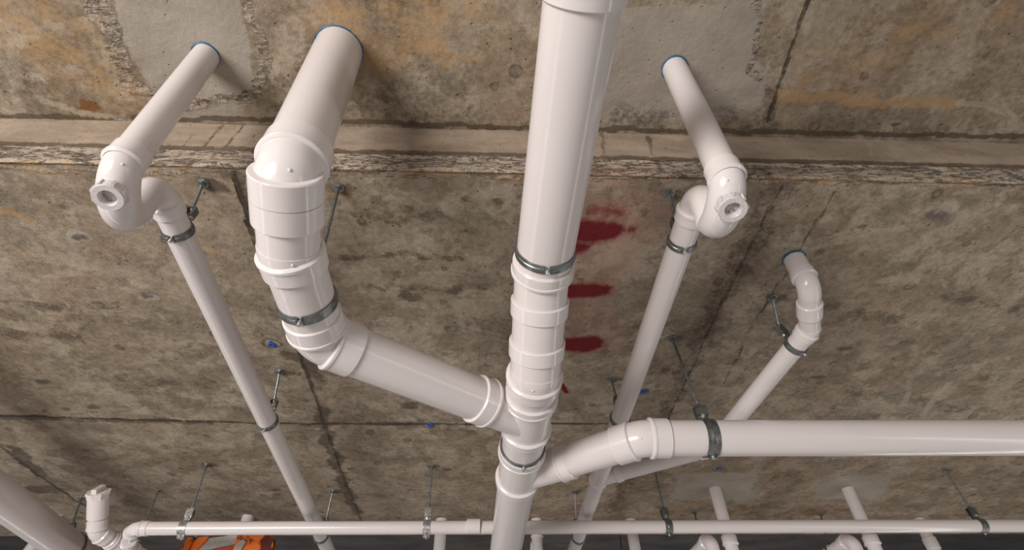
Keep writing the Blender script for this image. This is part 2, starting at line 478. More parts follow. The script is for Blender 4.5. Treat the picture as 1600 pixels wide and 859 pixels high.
def trap(parent, top, inlet_py, E, out, r, lean, capr=.86, Ld=.010, capo=-.5, rb2=.042):
    """plumb inlet from `top`, U bend, rise and a quarter bend that ends at point E heading along `out`"""
    z = Vector((0, 0, 1)); s = down(top, inlet_py) + lean; D = Vector((E.x - s.x, E.y - s.y, 0)); h = D.normalized(); out = Vector((out.x, out.y, 0)).normalized()
    rb = (D.length - rb2) / 2
    pipe(parent, top + z * .02, s, r)
    rf = r * 1.03; rs = r * 1.13
    cen = s + h * rb - z * Ld
    st = [(p, t, q) for (p, t, q) in socket(s + z * .012, -z, .034, rf, rs)]
    K = 22; mb = MB()
    for k in range(K + 1):
        ph = PI * k / K
        st.append((cen - h * rb * math.cos(ph) - z * rb * .62 * math.sin(ph), -z * math.cos(ph) + h * math.sin(ph), rf * (1 + .12 * math.sin(ph))))
    e = cen + h * rb
    sweep(mb, st, 48)
    sphere(mb, s - z * (Ld * .8 + .014) + ((EYE - s).normalized() * rf * .98), .0022, (EYE - s), .6, 10)
    mb.build('trap_bend', PVC_FIT, parent)
    mb = MB(); c2 = Vector((e.x, e.y, E.z - rb2)) + out * rb2
    st = [(e - z * .006, z, rf * .9), (e - z * .006, z, rs - .002), (e - z * .004, z, rs - .0005), (e + z * .008, z, rs - .0005), (e + z * .010, z, rf)]
    for k in range(15):
        ph = PI / 2 * k / 14
        st.append((c2 - out * rb2 * math.cos(ph) + z * rb2 * math.sin(ph), z * math.cos(ph) + out * math.sin(ph), rf))
    end = c2 + z * rb2
    so = socket(end + out * .030, -out, .028, rf, rs); st += [(p, out, q) for (p, _, q) in so[::-1]]
    sweep(mb, st, 48)
    mb.build('outlet_bend', PVC_FIT, parent)
    tc = (EYE - cen).normalized(); cd = (tc * .30 - z).normalized(); b0 = cen - z * rb * .30 + h * rb * capo
    mb = MB(); cyl(mb, b0, b0 + cd * (rf + .020), r * .78, 40); mb.build('cleanout_neck', PVC_FIT, parent)
    cleanout_cap(parent, b0 + cd * (rf + .024), cd, r * capr)
    return end

# ------------------------------------------------------------------ setting
def densify(lo, hi, fine_lo, fine_hi, step):
    a = np.arange(fine_lo, fine_hi, step)
    L = fine_lo - (fine_lo - lo) * (np.linspace(1, 0, 14)[:-1] ** 2); R = fine_hi + (hi - fine_hi) * (np.linspace(0, 1, 14) ** 2)
    return np.concatenate([L, a, R])
KEYS = ('plaster', 'ochre', 'damp_shade', 'agg', 'red', 'pale', 'step', 'joint', 'warm', 'rust')
def seg_dist(X, Y, pts):
    d = np.full(X.shape, 1e9)
    for (x0, y0), (x1, y1) in zip(pts[:-1], pts[1:]):
        vx, vy = x1 - x0, y1 - y0; L = vx * vx + vy * vy + 1e-12
        t = np.clip(((X - x0) * vx + (Y - y0) * vy) / L, 0, 1)
        d = np.minimum(d, np.hypot(X - x0 - t * vx, Y - y0 - t * vy))
    return d
def poly_sd(X, Y, pts):
    d = seg_dist(X, Y, pts + pts[:1]); ins = np.zeros(X.shape, bool)
    n_ = len(pts)
    for i in range(n_):
        x0, y0 = pts[i]; x1, y1 = pts[(i + 1) % n_]
        c_ = ((y0 > Y) != (y1 > Y)) & (X < (x1 - x0) * (Y - y0) / (y1 - y0 + 1e-12) + x0)
        ins ^= c_
    return np.where(ins, d, -d)
def wob(X, Y, a):
    return (X + a * (np.sin(Y * 37 + 1.3 + 2 * np.sin(X * 17)) + .6 * np.sin(Y * 83 + X * 41) + .4 * np.sin(Y * 190 + 3 * np.sin(X * 90))),
            Y + a * (np.sin(X * 33 + 2.1 + 2 * np.sin(Y * 21)) + .6 * np.sin(X * 77 - Y * 35) + .4 * np.sin(X * 170 + 3 * np.sin(Y * 80))))
class Field:
    def __init__(s, X, Y, zrel):
        s.X, s.Y, s.z = X, Y, zrel; s.a = {k: np.zeros(X.shape, np.float32) for k in KEYS}
    def pts(s, px): return [((at(x, y, s.z)).x, (at(x, y, s.z)).y) for x, y in px]
    def line(s, k, px, w, v=1.0):
        Xw, Yw = wob(s.X, s.Y, .0012 if k == 'joint' else min(.009, w * .22)); d = seg_dist(Xw, Yw, s.pts(px)); s.a[k] = np.maximum(s.a[k], v * np.clip((1 - d / w) * 1.9, 0, 1))
    def poly(s, k, px, w=.03, v=1.0):        # 0.5 at the outline
        d = poly_sd(s.X, s.Y, s.pts(px)); s.a[k] = np.maximum(s.a[k], v * np.clip(.5 + d / w / 2, 0, 1))
    def blob(s, k, px, rx, ry, v=1.0):
        (cx, cy), = s.pts([px]); Xw, Yw = wob(s.X, s.Y, min(rx, ry) * .18); d = np.hypot((Xw - cx) / rx, (Yw - cy) / ry)
        s.a[k] = np.maximum(s.a[k], v * np.clip((1 - d) * 1.8, 0, 1))
def slab(name, xs, ys, z, paint, thick=.18, rough=None):
    X, Y = np.meshgrid(xs, ys); F = Field(X, Y, z - EYE.z); paint(F)
    nx, ny = len(xs), len(ys)
    rng = np.random.RandomState(3)
    Z = np.full(X.shape, z)
    if rough is not None: Z = Z + rough(X, Y)
    v = np.stack([X, Y, Z], -1).reshape(-1, 3)
    i = np.arange(nx * ny).reshape(ny, nx)
    f = np.stack([i[:-1, :-1], i[1:, :-1], i[1:, 1:], i[:-1, 1:]], -1).reshape(-1, 4)
    top = len(v)
    tv = np.array([[xs[0], ys[0], z + thick], [xs[-1], ys[0], z + thick], [xs[-1], ys[-1], z + thick], [xs[0], ys[-1], z + thick]])
    v = np.concatenate([v, tv])
    me = bpy.data.meshes.new(name)
    faces = f.tolist() + [[top, top + 1, top + 2, top + 3],
        [top, int(i[0, 0])] + [int(q) for q in i[0, 1:]] + [top + 1],
        [top + 2] + [int(q) for q in i[-1, ::-1]] + [top + 3],
        [top + 3] + [int(q) for q in i[::-1, 0]] + [top], [top + 1] + [int(q) for q in i[:, -1]] + [top + 2]]
    me.from_pydata(v.tolist(), [], faces)
    me.materials.append(CONC)
    for k in KEYS:
        at_ = me.attributes.new(k, 'FLOAT', 'POINT'); at_.data.foreach_set('value', np.concatenate([F.a[k].ravel(), np.zeros(4, np.float32)]).astype(np.float32))
    me.update()
    o = bpy.data.objects.new(name, me); COL.objects.link(o); return struct(o)

def paint_near(F):
    F.poly('plaster', [(168, -60), (185, 40), (212, 100), (238, 150), (262, 192), (352, 192), (398, 150), (392, 80), (378, 20), (372, -60)], .02)
    F.poly('plaster', [(952, 12), (1100, 8), (1192, 0), (1188, 50), (1178, 95), (1205, 130), (1185, 170), (1120, 192), (940, 194)], .03)
    F.line('agg', [(152, -40), (160, 30), (182, 85), (210, 130), (228, 150)], .032, .92)
    F.line('agg', [(382, -40), (392, 30), (408, 60), (414, 110), (400, 150), (330, 160), (290, 165)], .020, .8)
    F.line('agg', [(1185, 0), (1180, 60), (1172, 110), (1205, 145)], .012, .62)
    F.line('ochre', [(-20, -10), (40, 35), (80, 70), (120, 95), (160, 135)], .16, .62)
    F.line('ochre', [(30, 40), (150, 110)], .03, .9)
    F.blob('rust', (138, 164), .03, .022, 1.3)
    F.line('ochre', [(545, 60), (600, 30), (640, 5), (700, -20)], .17, .66)
    F.poly('ochre', [(655, 60), (672, 45), (690, 55), (715, 82), (745, 88), (772, 92), (765, 100), (720, 98), (690, 92), (640, 80)], .012, 1.0)
    F.line('ochre', [(570, 80), (640, 78), (700, 92)], .03, .75)
    F.line('ochre', [(1222, 150), (1260, 150), (1330, 158), (1420, 163), (1500, 160)], .018, 1.15)
    F.line('ochre', [(1222, 138), (1300, 150), (1400, 160)], .045, .5)
    F.line('pale', [(1500, 160), (1540, 165), (1580, 180), (1588, 200), (1565, 205)], .012, 1.0)
    F.line('rust', [(1510, 158), (1560, 168), (1578, 185)], .008, .8)
    F.line('ochre', [(1240, 105), (1340, 100), (1450, 60), (1600, 10)], .06, .5)
    F.poly('warm', [(1215, -60), (1215, 110), (1380, 90), (1700, -30)], .2, .8)
    F.poly('warm', [(-60, -60), (-60, 120), (170, 170), (150, -60)], .2, .8)
    F.poly('warm', [(430, -60), (430, 140), (800, 180), (830, -60)], .15, .7)
    F.poly('plaster', [(1330, 110), (1480, 90), (1640, 60), (1640, 150), (1480, 150), (1300, 140)], .15, .50)
    F.line('joint', [(1272, -20), (1250, 40), (1228, 100), (1216, 140), (1200, 190)], .0085)
    F.line('damp_shade', [(1262, 0), (1226, 110)], .02, .45)
    F.line('damp_shade', [(1215, 140), (1200, 200)], .03, .55)
    F.line('damp_shade', [(-60, 181), (300, 187), (430, 186), (800, 200), (1700, 216)], .009, 1.0)  # shadow crease where the slab meets the step, painted dark
    F.line('damp_shade', [(450, 150), (700, 175)], .09, .40)
    F.blob('damp_shade', (60, 130), .10, .05, .5)
    F.blob('damp_shade', (500, 80), .10, .07, .6)
    F.line('damp_shade', [(590, 75), (600, 130), (560, 170)], .05, .5)  # cast shadow of the thick left pipe, painted onto the slab
    F.blob('damp_shade', (1400, 195), .02, .008, .9)
    F.line('damp_shade', [(960, 178), (1200, 190)], .05, .45)
    F.line('pale', [(20, 60), (70, 48), (90, 40)], .03, .6)
    F.poly('pale', [(560, 195), (600, 120), (760, 150), (790, 190)], .15, .28)
    F.line('pale', [(70, 160), (140, 178), (200, 186)], .012, .8)
def paint_far(F):
    F.poly('warm', [(780, 700), (780, 860), (1700, 860), (1700, 700)], .3, .55)
    F.poly('warm', [(-60, 280), (-60, 600), (200, 560), (300, 280)], .4, .45)
    F.poly('warm', [(1180, 300), (1700, 300), (1700, 700), (1180, 700)], .4, .25)
    # formwork joints with seepage
    F.line('joint', [(366, 270), (384, 330), (420, 440), (462, 530), (500, 640), (535, 740), (566, 815)], .012)
    F.line('damp_shade', [(370, 275), (395, 350)], .022, .75)
    F.line('damp_shade', [(470, 520), (495, 590)], .045, .82); F.blob('damp_shade', (470, 560), .07, .05, .9)
    F.line('damp_shade', [(502, 640), (512, 690), (540, 760), (556, 800)], .036, .8)
    F.line('joint', [(-40, 648), (160, 655), (470, 663), (700, 663), (1000, 662)], .012)
    F.line('damp_shade', [(-40, 650), (160, 657), (330, 660)], .022, .72)
    F.line('damp_shade', [(470, 664), (560, 662), (640, 663)], .020, .7)
    F.line('joint', [(1222, 292), (1190, 350), (1150, 430), (1105, 520), (1070, 600), (1040, 660)], .011, .85)
    F.line('damp_shade', [(1222, 292), (1185, 355), (1150, 425)], .055, .62)
    F.line('damp_shade', [(1150, 425), (1100, 520), (1062, 600)], .040, .60)
    F.line('damp_shade', [(1060, 610), (1010, 700), (960, 790)], .045, .55)
    F.line('joint', [(1303, 300), (1240, 410), (1180, 500), (1130, 600)], .008, .85)
    F.line('joint', [(-10, 690), (50, 735), (118, 782), (150, 800)], .014)
    F.line('damp_shade', [(20, 700), (62, 742)], .04, .85); F.blob('damp_shade', (60, 765), .16, .05, .9)
    F.line('damp_shade', [(530, 402), (640, 398), (720, 405)], .018, .62)
    F.line('damp_shade', [(540, 445), (640, 452), (760, 450)], .018, .5)
    F.line('damp_shade', [(0, 470), (90, 480), (180, 475)], .03, .5)
    F.blob('damp_shade', (640, 465), .05, .03, .7); F.blob('damp_shade', (640, 635), .05, .03, .9)
    F.blob('plaster', (1468, 335), .040, .022, 1.25)
    F.blob('damp_shade', (1468, 335), .052, .030, .75)
    for p in ((233, 464), (710, 455), (340, 712), (125, 372), (1322, 545), (700, 735), (1280, 590), (430, 765)):
        F.blob('damp_shade', p, .035, .018, .75)
    F.blob('plaster', (235, 465), .04, .02, 1.1); F.blob('plaster', (122, 370), .045, .03, 1.1)
    F.blob('damp_shade', (70, 595), .04, .02, .8); F.blob('damp_shade', (145, 635), .05, .02, .7)
    for p in ((425, 538), (672, 664), (1006, 611), (1123, 732)):
        F.blob('damp_shade', p, .040, .030, .8); F.blob('pale', p, .026, .020, 1.2)
    for p in ((317, 287), (529, 294), (1047, 303), (437, 581), (955, 593), (1050, 530), (1207, 466), (323, 727), (675, 729), (1022, 731), (1476, 734), (520, 768), (898, 769)):
        F.blob('damp_shade', (p[0] + 6, p[1]), .038, .024, .85)  # darker blot just right of each rod fixing
    rs_ = np.random.RandomState(11)
    for _ in range(46):
        q = (rs_.uniform(0, 1600), 300 + 530 * rs_.rand() ** .8)
        g_ = rs_.uniform(.012, .030); F.blob('damp_shade', q, g_, g_ * rs_.uniform(.6, 1.0), rs_.uniform(.45, .75))
    for _ in range(26):
        q = (rs_.uniform(0, 1600), rs_.uniform(300, 640))
        g_ = rs_.uniform(.012, .035); F.blob('pale', q, g_, g_ * rs_.uniform(.5, 1.0), rs_.uniform(.5, .8))
    for L_ in ([(560, 330), (700, 345)], [(0, 520), (120, 530)], [(1330, 610), (1500, 640)], [(1250, 470), (1400, 500)], [(600, 600), (740, 610)], [(150, 590), (330, 600)], [(1080, 520), (1150, 560)], [(1480, 460), (1590, 480)]):
        F.line('damp_shade', L_, .035, .5)
    # repaired patches round the far pipes
    F.poly('plaster', [(1062, 742), (1110, 738), (1185, 740), (1176, 765), (1160, 782), (1050, 780)], .05)
    F.poly('plaster', [(1262, 782), (1278, 755), (1330, 740), (1400, 742), (1385, 770), (1360, 782)], .07, .9)
    F.line('rust', [(1138, 800), (1165, 792), (1185, 788)], .05, .55); F.line('rust', [(1200, 815), (1290, 800), (1320, 795)], .10, .5)
    # spray paint
    F.poly('red', [(925, 322), (950, 317), (982, 322), (988, 336), (975, 342), (930, 341), (915, 334)], .035, .72)
    F.poly('red', [(870, 345), (910, 343), (955, 346), (974, 350), (976, 362), (962, 374), (930, 380), (895, 381), (870, 381)], .024, 1.0)
    F.poly('red', [(870, 380), (905, 379), (928, 381), (918, 391), (900, 398), (870, 399)], .022, 1.0)
    F.poly('red', [(984, 351), (998, 352), (992, 361), (980, 364)], .024, .9)
    F.poly('red', [(860, 446), (900, 444), (938, 442), (955, 450), (950, 460), (930, 464), (900, 466), (860, 463)], .024, 1.0)
    F.poly('red', [(860, 530), (900, 528), (930, 526), (945, 533), (940, 543), (920, 549), (900, 550), (860, 548)], .026, 1.0)
    F.line('red', [(940, 310), (1000, 345), (930, 420), (900, 470), (940, 530)], .12, .24)
    F.line('red', [(876, 600), (884, 612)], .012, .8)
    F.line('ochre', [(-10, 332), (20, 334), (50, 345)], .018, .9); F.line('ochre', [(300, 378), (330, 390)], .015, .8)
    F.line('ochre', [(562, 430), (564, 450)], .012, .85); F.blob('ochre', (530, 300), .05, .03, .6); F.blob('ochre', (480, 720), .05, .02, .8)
    F.line('ochre', [(-60, 262), (400, 272), (800, 275), (1700, 292)], .022, .55)
    F.blob('damp_shade', (328, 290), .05, .03, .85); F.blob('damp_shade', (390, 272), .12, .025, .7)
    F.line('pale', [(1480, 600), (1440, 650)], .02, .8); F.line('pale', [(1420, 600), (1410, 645)], .02, .7); F.blob('pale', (1290, 345), .025, .02, .85)
    F.line('pale', [(80, 405), (200, 420)], .04, .7); F.line('pale', [(1080, 340), (1130, 400)], .02, .6)
    for p, rx, ry in (((100, 430), .07, .02), ((210, 540), .06, .02), ((600, 520), .07, .02), ((1000, 560), .06, .02), ((1380, 440), .06, .02), ((1400, 360), .05, .018), ((1360, 390), .04, .015), ((1540, 400), .05, .02), ((300, 620), .07, .02), ((620, 300), .06, .02)):
        F.blob('pale', p, rx, ry, .75)
    F.line('agg', [(-400, 256), (0, 264), (400, 273), (800, 276), (1700, 293)], .010, .9)
xs = densify(-7, 7, -1.5, 1.5, .0065)
near_rough = lambda X, Y: .0012 * np.sin(X * 31 + np.sin(Y * 23) * 2) * np.sin(Y * 37 + 1) 
c1 = slab('ceiling', xs, np.concatenate([np.linspace(-4, .12, 10), np.arange(.14, Y0 - .004, .0065), [Y0]]), EYE.z + H1, paint_near, rough=near_rough)
xs2 = densify(-7, 7, -2.45, 2.7, .009)
def far_rough(X, Y):
    return .0012 * np.sin(X * 27 + np.sin(Y * 19) * 2) * np.sin(Y * 33 + 1)
c2 = slab('ceiling', xs2, np.concatenate([np.arange(Y0, Y1 - .01, .008), [Y1]]), EYE.z + H2, paint_far, thick=.5, rough=far_rough)
c3 = slab('ceiling', np.linspace(-40, 40, 300), np.linspace(Y1, Y1 + 40, 200), EYE.z + H1 + .22, lambda F: (F.line('joint', [(590, 830), (612, 870)], .03), F.line('joint', [(1230, 836), (1190, 870)], .03)))
c3.data.materials.clear(); c3.data.materials.append(DARKC)
for o_, l_ in ((c1, 'higher slab underside nearest the viewer'), (c2, 'lower mottled slab underside'), (c3, 'far higher slab, toned dark for shade')):
    o_['label'] = l_

# face of the step between the slabs, crumbled along its lower arris
def step_face():
    zs = np.linspace(0, 1, 30); X, T = np.meshgrid(xs, zs)          # T: 0 bottom .. 1 top
    rng = np.random.RandomState(8)
    ph = rng.rand(24) * 6.28; fr = rng.rand(24) * 90 + 4; am = 1 / (fr / 8 + 1)
    rag = sum(a * np.sin(X * f + p + T * f * .08) for a, f, p in zip(am, fr, ph)) / am.sum()
    rag2 = sum(a * np.sin(X * f * 1.7 + p * 2 + T * 14) for a, f, p in zip(am, fr, ph)) / am.sum()
    low = np.clip(1 - T / .30, 0, 1)
    Yy = Y0 - .002 - low * (.004 + .006 * rag2) * np.where(T > .02, 1, 0) - .003 * np.exp(-((T - .30) / .02) ** 2) * (1 + rag)
    Zz = EYE.z + H2 - .0008 + T * (H1 - H2 + .001) + .0
    Zz = Zz - .004 * low * (.5 + rag) * (T < .05)
    F = Field(X, Zz, 0)
    a = F.a; a['step'][:] = 1.0
    a['agg'] = np.clip(1.15 * np.clip((.36 + .07 * rag - T) / .12 + .3, 0, 1), 0, 1).astype(np.float32)
    a['damp_shade'] = np.clip(1.0 * np.exp(-((T - .38 - .04 * rag) / .06) ** 2) + .7 * np.exp(-((T - 1.0) / .03) ** 2), 0, 1).astype(np.float32)  # dark line above the crumbled part; painted shade in the top crease
    a['ochre'] = np.clip(.6 * np.exp(-((T - .0) / .05) ** 2), 0, 1).astype(np.float32)
    def drip(px0, T0, T1, w, wob=.0, key='damp_shade', v=.9, lean=0.0):
        x = (at(px0, 205, H1)).x
        cx = x + wob * np.sin(T * 9) + lean * (1 - T)
        m_ = np.clip(1 - np.abs(X - cx) / w, 0, 1) * ((T > T0) & (T < T1)); a[key][:] = np.maximum(a[key], m_ * v)
    for q, t0, t1, w in ((352, .18, .95, .007), (384, .2, .98, .007), (412, .15, .9, .005), (372, .0, .3, .008), (430, .1, .8, .006), (322, .1, .7, .005), (938, .25, 1, .012), (1010, -.05, .95, .012), (455, .2, .8, .005)):
        drip(q, t0, t1, w, .003, v=.78)
    drip(786, .34, 1, .003, 0, 'joint', 1.0)
    for q in (60, 700, 1120, 1350, 1500): drip(q, .5, .95, .02, .01, 'pale', .6)
    a['red'] = (0.22 * np.exp(-((X - at(955, 205, H1).x) / .10) ** 2) * (T < .2)).astype(np.float32)
    v = np.stack([X, Yy, Zz], -1).reshape(-1, 3); nx, ny = len(xs), len(zs); i = np.arange(nx * ny).reshape(ny, nx)
    f = np.stack([i[:-1, :-1], i[:-1, 1:], i[1:, 1:], i[1:, :-1]], -1).reshape(-1, 4)
    # body behind the face, up inside the low slab
    b0 = len(v); v = np.concatenate([v, [[xs[0], Y0 + .05, EYE.z + H2 + .02], [xs[-1], Y0 + .05, EYE.z + H2 + .02], [xs[-1], Y0 + .05, EYE.z + H1 + .05], [xs[0], Y0 + .05, EYE.z + H1 + .05]]])
    faces = f.tolist() + [[b0, b0 + 1] + [int(q) for q in i[0, ::-1]], [b0 + 2, b0 + 3] + [int(q) for q in i[-1, :]], [b0 + 1, b0, b0 + 3, b0 + 2]]
    me = bpy.data.meshes.new('trim_1'); me.from_pydata(v.tolist(), [], faces); me.materials.append(CONC)
    for k in KEYS:
        at_ = me.attributes.new(k, 'FLOAT', 'POINT'); at_.data.foreach_set('value', np.concatenate([a[k].ravel(), np.zeros(4)]).astype(np.float32))
    o = bpy.data.objects.new('trim_1', me); COL.objects.link(o); struct(o); o['label'] = 'pale vertical face of the step between the two slabs'
step_face()
mb = MB(); box(mb, (0, 2.3, -.1), (Vector((1, 0, 0)), Vector((0, 1, 0)), Vector((0, 0, 1))), (7, 6.4, .1))
struct(mb.build('floor', FLOORM, None, (0, 2.3, 0)))

X_, Y_, Z_ = Vector((1, 0, 0)), Vector((0, 1, 0)), Vector((0, 0, 1))
PG = 'white drainage pipe runs'
R110 = .054; RBG = .049
# ------------------------------------------------------------------ main pipe A
a0 = at(908, 20, .775); a1 = at(846.5, 430, .757); a2 = at(836, 582, .680)
dA = (a1 - a0).normalized()
a4 = at(790, 859, .668)
dB = (a4 - a2).normalized()
t = thing('drainage_pipe', 'widest white pipe running down the middle of the picture past the red spray marks', 'pipe', a0, PG)
start = a0 - dA * .9
dM = (a2 - a1).normalized(); RBA = R110 * 1.0
coupling(t, at(908, 20, .775) - dA * .056, dA, .08, R110, R110 * 1.10)
ta = tl(dA, dM, RBA); tb = tl(dM, dB, RBA)
pipe(t, start, a1 - dA * ta, R110)
elbow(t, a1, dA, dM, R110, RBA, .030, 0)
elbow(t, a2, dM, dB, R110, RBA, 0, .034)
L_ = (a2 - a1).length
for f_, wd_ in ((.30, .034), (.72, .034)):
    coupling(t, a1 + dM * L_ * f_, dM, wd_, R110, R110 * 1.085)
pipe(t, a1 + dM * ta, a2 - dM * tb, R110 * .995)
# junctions on the lower reach
def onB(py):
    lo, hi = -.2, 3.0
    for _ in range(50):
        m_ = (lo + hi) / 2
        if proj(a2 + dB * m_)[1] < py: lo = m_
        else: hi = m_
    return a2 + dB * lo
pipe(t, a2 + dB * tb, a2 + dB * 3.2, R110 * .985)
# left branch geometry
bz = .672
B3a = at(500, 528, .655)
jL = onB(654) ; 
bdL = (B3a - jL); 
wye(t, onB(613), onB(674), jL, bdL, .158, R110, .049, Ls=.026)
M0 = at(1002, 688, .67)
jR = onB(743)
bdR = (M0 - jR)
wye(t, onB(698), onB(752), jR, bdR, .168, R110, .0435, Ls=.03)

# ------------------------------------------------------------------ big left drop B
v0 = at(529, 78, H1)
t = thing('drainage_pipe', 'thick white pipe dropping at the upper left and branching into the middle pipe', 'pipe', v0, PG)
c1_ = down(v0, 275) + X_ * .020; c2_ = at(452, 388, .668); cB2 = c2_
d12 = (c2_ - c1_).normalized(); d23 = (B3a - c2_).normalized(); d34 = (jL - B3a).normalized(); dB2 = d23
RBB = RBG * 1.0; t1 = tl(-Z_, d12, RBG * .75); t2 = tl(d12, d23, RBB)
pipe(t, v0 + Z_ * .02, c1_ + Z_ * t1, RBG); collar(t, v0, RBG)
elbow(t, c1_, -Z_, d12, RBG, RBG * .75, .045, 0)
elbow(t, c2_, d12, d23, RBG, RBB, 0, .036)
mid = (c1_ + c2_) / 2
coupling(t, mid - d12 * .029, d12, .086, RBG, RBG * 1.125, True)
pipe(t, c1_ + d12 * t1, c2_ - d12 * t2, RBG * .995)
t3 = tl(d23, d34, RBG)
pipe(t, c2_ + d23 * t2, B3a - d23 * t3, RBG)
elbow(t, B3a, d23, d34, RBG * .97, RBG * 1.0, .040, .05)
pipe(t, B3a + d34 * t3, jL - d34 * .06, .049)

# ------------------------------------------------------------------ right main M
t = thing('drainage_pipe', 'white pipe entering from the right edge and bending into the middle pipe', 'pipe', M0, PG)
M1 = at(1640, 684, .67); M0 = at(1002, 685, .67); dMx = (M1 - M0).normalized(); dJ = (jR - M0).normalized()
RM = .0437
tm = tl(-dMx, dJ, RM * 1.5)
pipe(t, M1 + dMx * 1.5, M0 + dMx * tm, RM)
pipe(t, M0 + dJ * tm, jR - dJ * .08, RM)
elbow(t, M0, -dMx, dJ, RM, RM * 1.5, .046, .05)

# ------------------------------------------------------------------ small left run L
RS = .0265
l0 = at(322, 87, H1)
t = thing('drainage_pipe', 'slim white pipe at the left with a screw-capped trap and a long run below', 'pipe', l0, PG)
L1 = at(245, 313, .85); L3 = at(508, 859, .815); dL = (L3 - L1).normalized()
e = trap(t, l0, 243, L1, dL, RS, Vector((.024, .002, 0)))
collar(t, l0, RS)
L1 = e.copy(); 
L3 = at(512, 859, .815); dL = (L3 - L1).normalized()
pipe(t, L1, L1 + dL * 3.0, RS)
# ------------------------------------------------------------------ small right run R
r0 = at(1054, 107, H1)
tR = t = thing('drainage_pipe', 'slim white pipe right of the middle with a screw-capped trap and a long run below', 'pipe', r0, PG)
R3 = at(897, 859, .822)
R1 = at(1086, 326, .835)
e = trap(t, r0, 270, R1, R3 - R1, RS, Vector((-.010, 0, 0)))
collar(t, r0, RS)
R1 = e.copy(); dR = (R3 - R1).normalized()
pipe(t, R1, R1 + dR * 3.0, RS)
def onR(py):
    lo, hi = 0, 3.0
    for _ in range(50):
        m_ = (lo + hi) / 2
        if proj(R1 + dR * m_)[1] < py: lo = m_
        else: hi = m_
    return R1 + dR * lo
def onL(py):
    lo, hi = 0, 3.0
    for _ in range(50):
        m_ = (lo + hi) / 2
        if proj(L1 + dL * m_)[1] < py: lo = m_
        else: hi = m_
    return L1 + dL * lo
# ------------------------------------------------------------------ D run (right, drop with two bends)
d0 = at(1240, 404, H2)
t = thing('drainage_pipe', 'short white drop with two bends on the right, its run passing above the right-hand pipe', 'pipe', d0, PG)
RD = .0255
c1_ = down(d0, 448); c2_ = at(1265, 514, .868)
g3 = at(1112, 700, .835); jD = onR(748)
d12 = (c2_ - c1_).normalized(); d23 = (g3 - c2_).normalized(); d34 = (jD - g3).normalized()
t1 = tl(-Z_, d12, RD * 1.2); t2 = tl(d12, d23, RD * 1.2)
pipe(t, d0 + Z_ * .02, c1_ + Z_ * t1, RD); collar(t, d0, RD)
elbow(t, c1_, -Z_, d12, RD, RD * 1.2, .022, 0)
elbow(t, c2_, d12, d23, RD, RD * 1.2, 0, .022)
coupling(t, (c1_ + c2_) / 2 + d12 * .002, d12, .044, RD, RD * 1.16)
pipe(t, c1_ + d12 * t1, c2_ - d12 * t2, RD * .99)
t3 = tl(d23, d34, RD * 1.6)
pipe(t, c2_ + d23 * t2, g3 - d23 * t3, RD); elbow(t, g3, d23, d34, RD, RD * 1.6, .026, .026); pipe(t, g3 + d34 * t3, jD - d34 * .04, RD)
wye(tR, onR(705), onR(754), jD, -d34, .085, RS, RD)

cD2, dD2 = c2_, d23
# ------------------------------------------------------------------ long cross run at the bottom
RB = .0225
b0 = at(228, 826, .755); b1 = at(1640, 821.5, .765); dX = (b1 - b0).normalized()
t = thing('drainage_pipe', 'long slim white pipe crossing the whole width low in the picture', 'pipe', b0, PG)
# cleanout leg
q0 = at(188, 852, .735); fwd = Vector((.18, 1, -.03)).normalized()
E0 = at(152, 832, .745)
fwd = (q0 - E0).normalized()
cl = Vector((0.02, -.72, .70)).normalized()
bx = at(208, 826, .752)
dX = (b1 - bx).normalized(); b0 = bx
pipe(t, bx + dX * tl(bx - (q0 + fwd * .03), dX, RB * 1.9), b1 + dX * 2.0, RB)
jB = q0 + fwd * .03
elbow(t, bx, (bx - jB), dX, RB, RB * 1.9, .030, .030)
wye(t, E0 + fwd * .055, jB + fwd * .035, jB, (bx - jB), .065, .0285, RB * 1.02)
pipe(t, E0, E0 + fwd * 1.2, .0275)
elbow(t, E0, -cl, fwd, .0285, .033, .03, .03, nub=False)
ctop = E0 + cl * .142
pipe(t, ctop, E0, .0275)
coupling(t, E0 + cl * .088, cl, .072, .0275, .0325)
mb = MB(); u_, w_ = frame(cl)
st = [(ctop - cl * .02, cl, .030), (ctop - cl * .018, cl, .0345), (ctop - cl * .006, cl, .0345), (ctop - cl * .006, cl, .038), (ctop + cl * .002, cl, .038), (ctop + cl * .002, cl, .028), (ctop + cl * .003, cl, .0265)]
sweep(mb, st, 8); box(mb, ctop + cl * .009, (u_, w_, cl), (.024, .0085, .008))
mb.build('cleanout_cap', PVC_FIT, t)
coupling(t, at(740, 822.5, .7575), dX, .049, RB, RB * 1.13)

# ------------------------------------------------------------------ plumb pipes behind the cross run
def plumb(px, py, r, label, bottom=.25, z=H2):
    p = at(px, py, z)
    t = thing('drop_pipe', label, 'pipe', p, 'plumb pipes through the far part of the slab')
    return t, p
t, p = plumb(388, 808, .026, 'stub of plumb white pipe above the orange ladder, mostly behind the low cross pipe'); pipe(t, p + Z_ * .02, p - Z_ * .10, .026)
t, p = plumb(690, 812, .026, 'plumb white pipe just left of the coupling on the low cross pipe'); pipe(t, p + Z_ * .02, p - Z_ * .9, .026)
t, p = plumb(838, 812, .024, 'plumb white pipe close to the right of the middle pipe, ending in a bend')
pipe(t, p + Z_ * .02, p - Z_ * .20, .024)
ce = down(p, 846); elbow(t, ce, -Z_, Vector((-.15, .80, -.58)), .024, .03, .002, .028); pipe(t, ce, ce + Vector((-.15, .80, -.58)).normalized() * .5, .024)
t, p = plumb(985, 813, .025, 'plumb white pipe behind the low cross pipe, left of its third strap'); pipe(t, p + Z_ * .02, p - Z_ * .9, .025)
t, p = plumb(1435, 812, .025, 'plumb white pipe near the right edge, only its rounded top above the cross pipe'); 
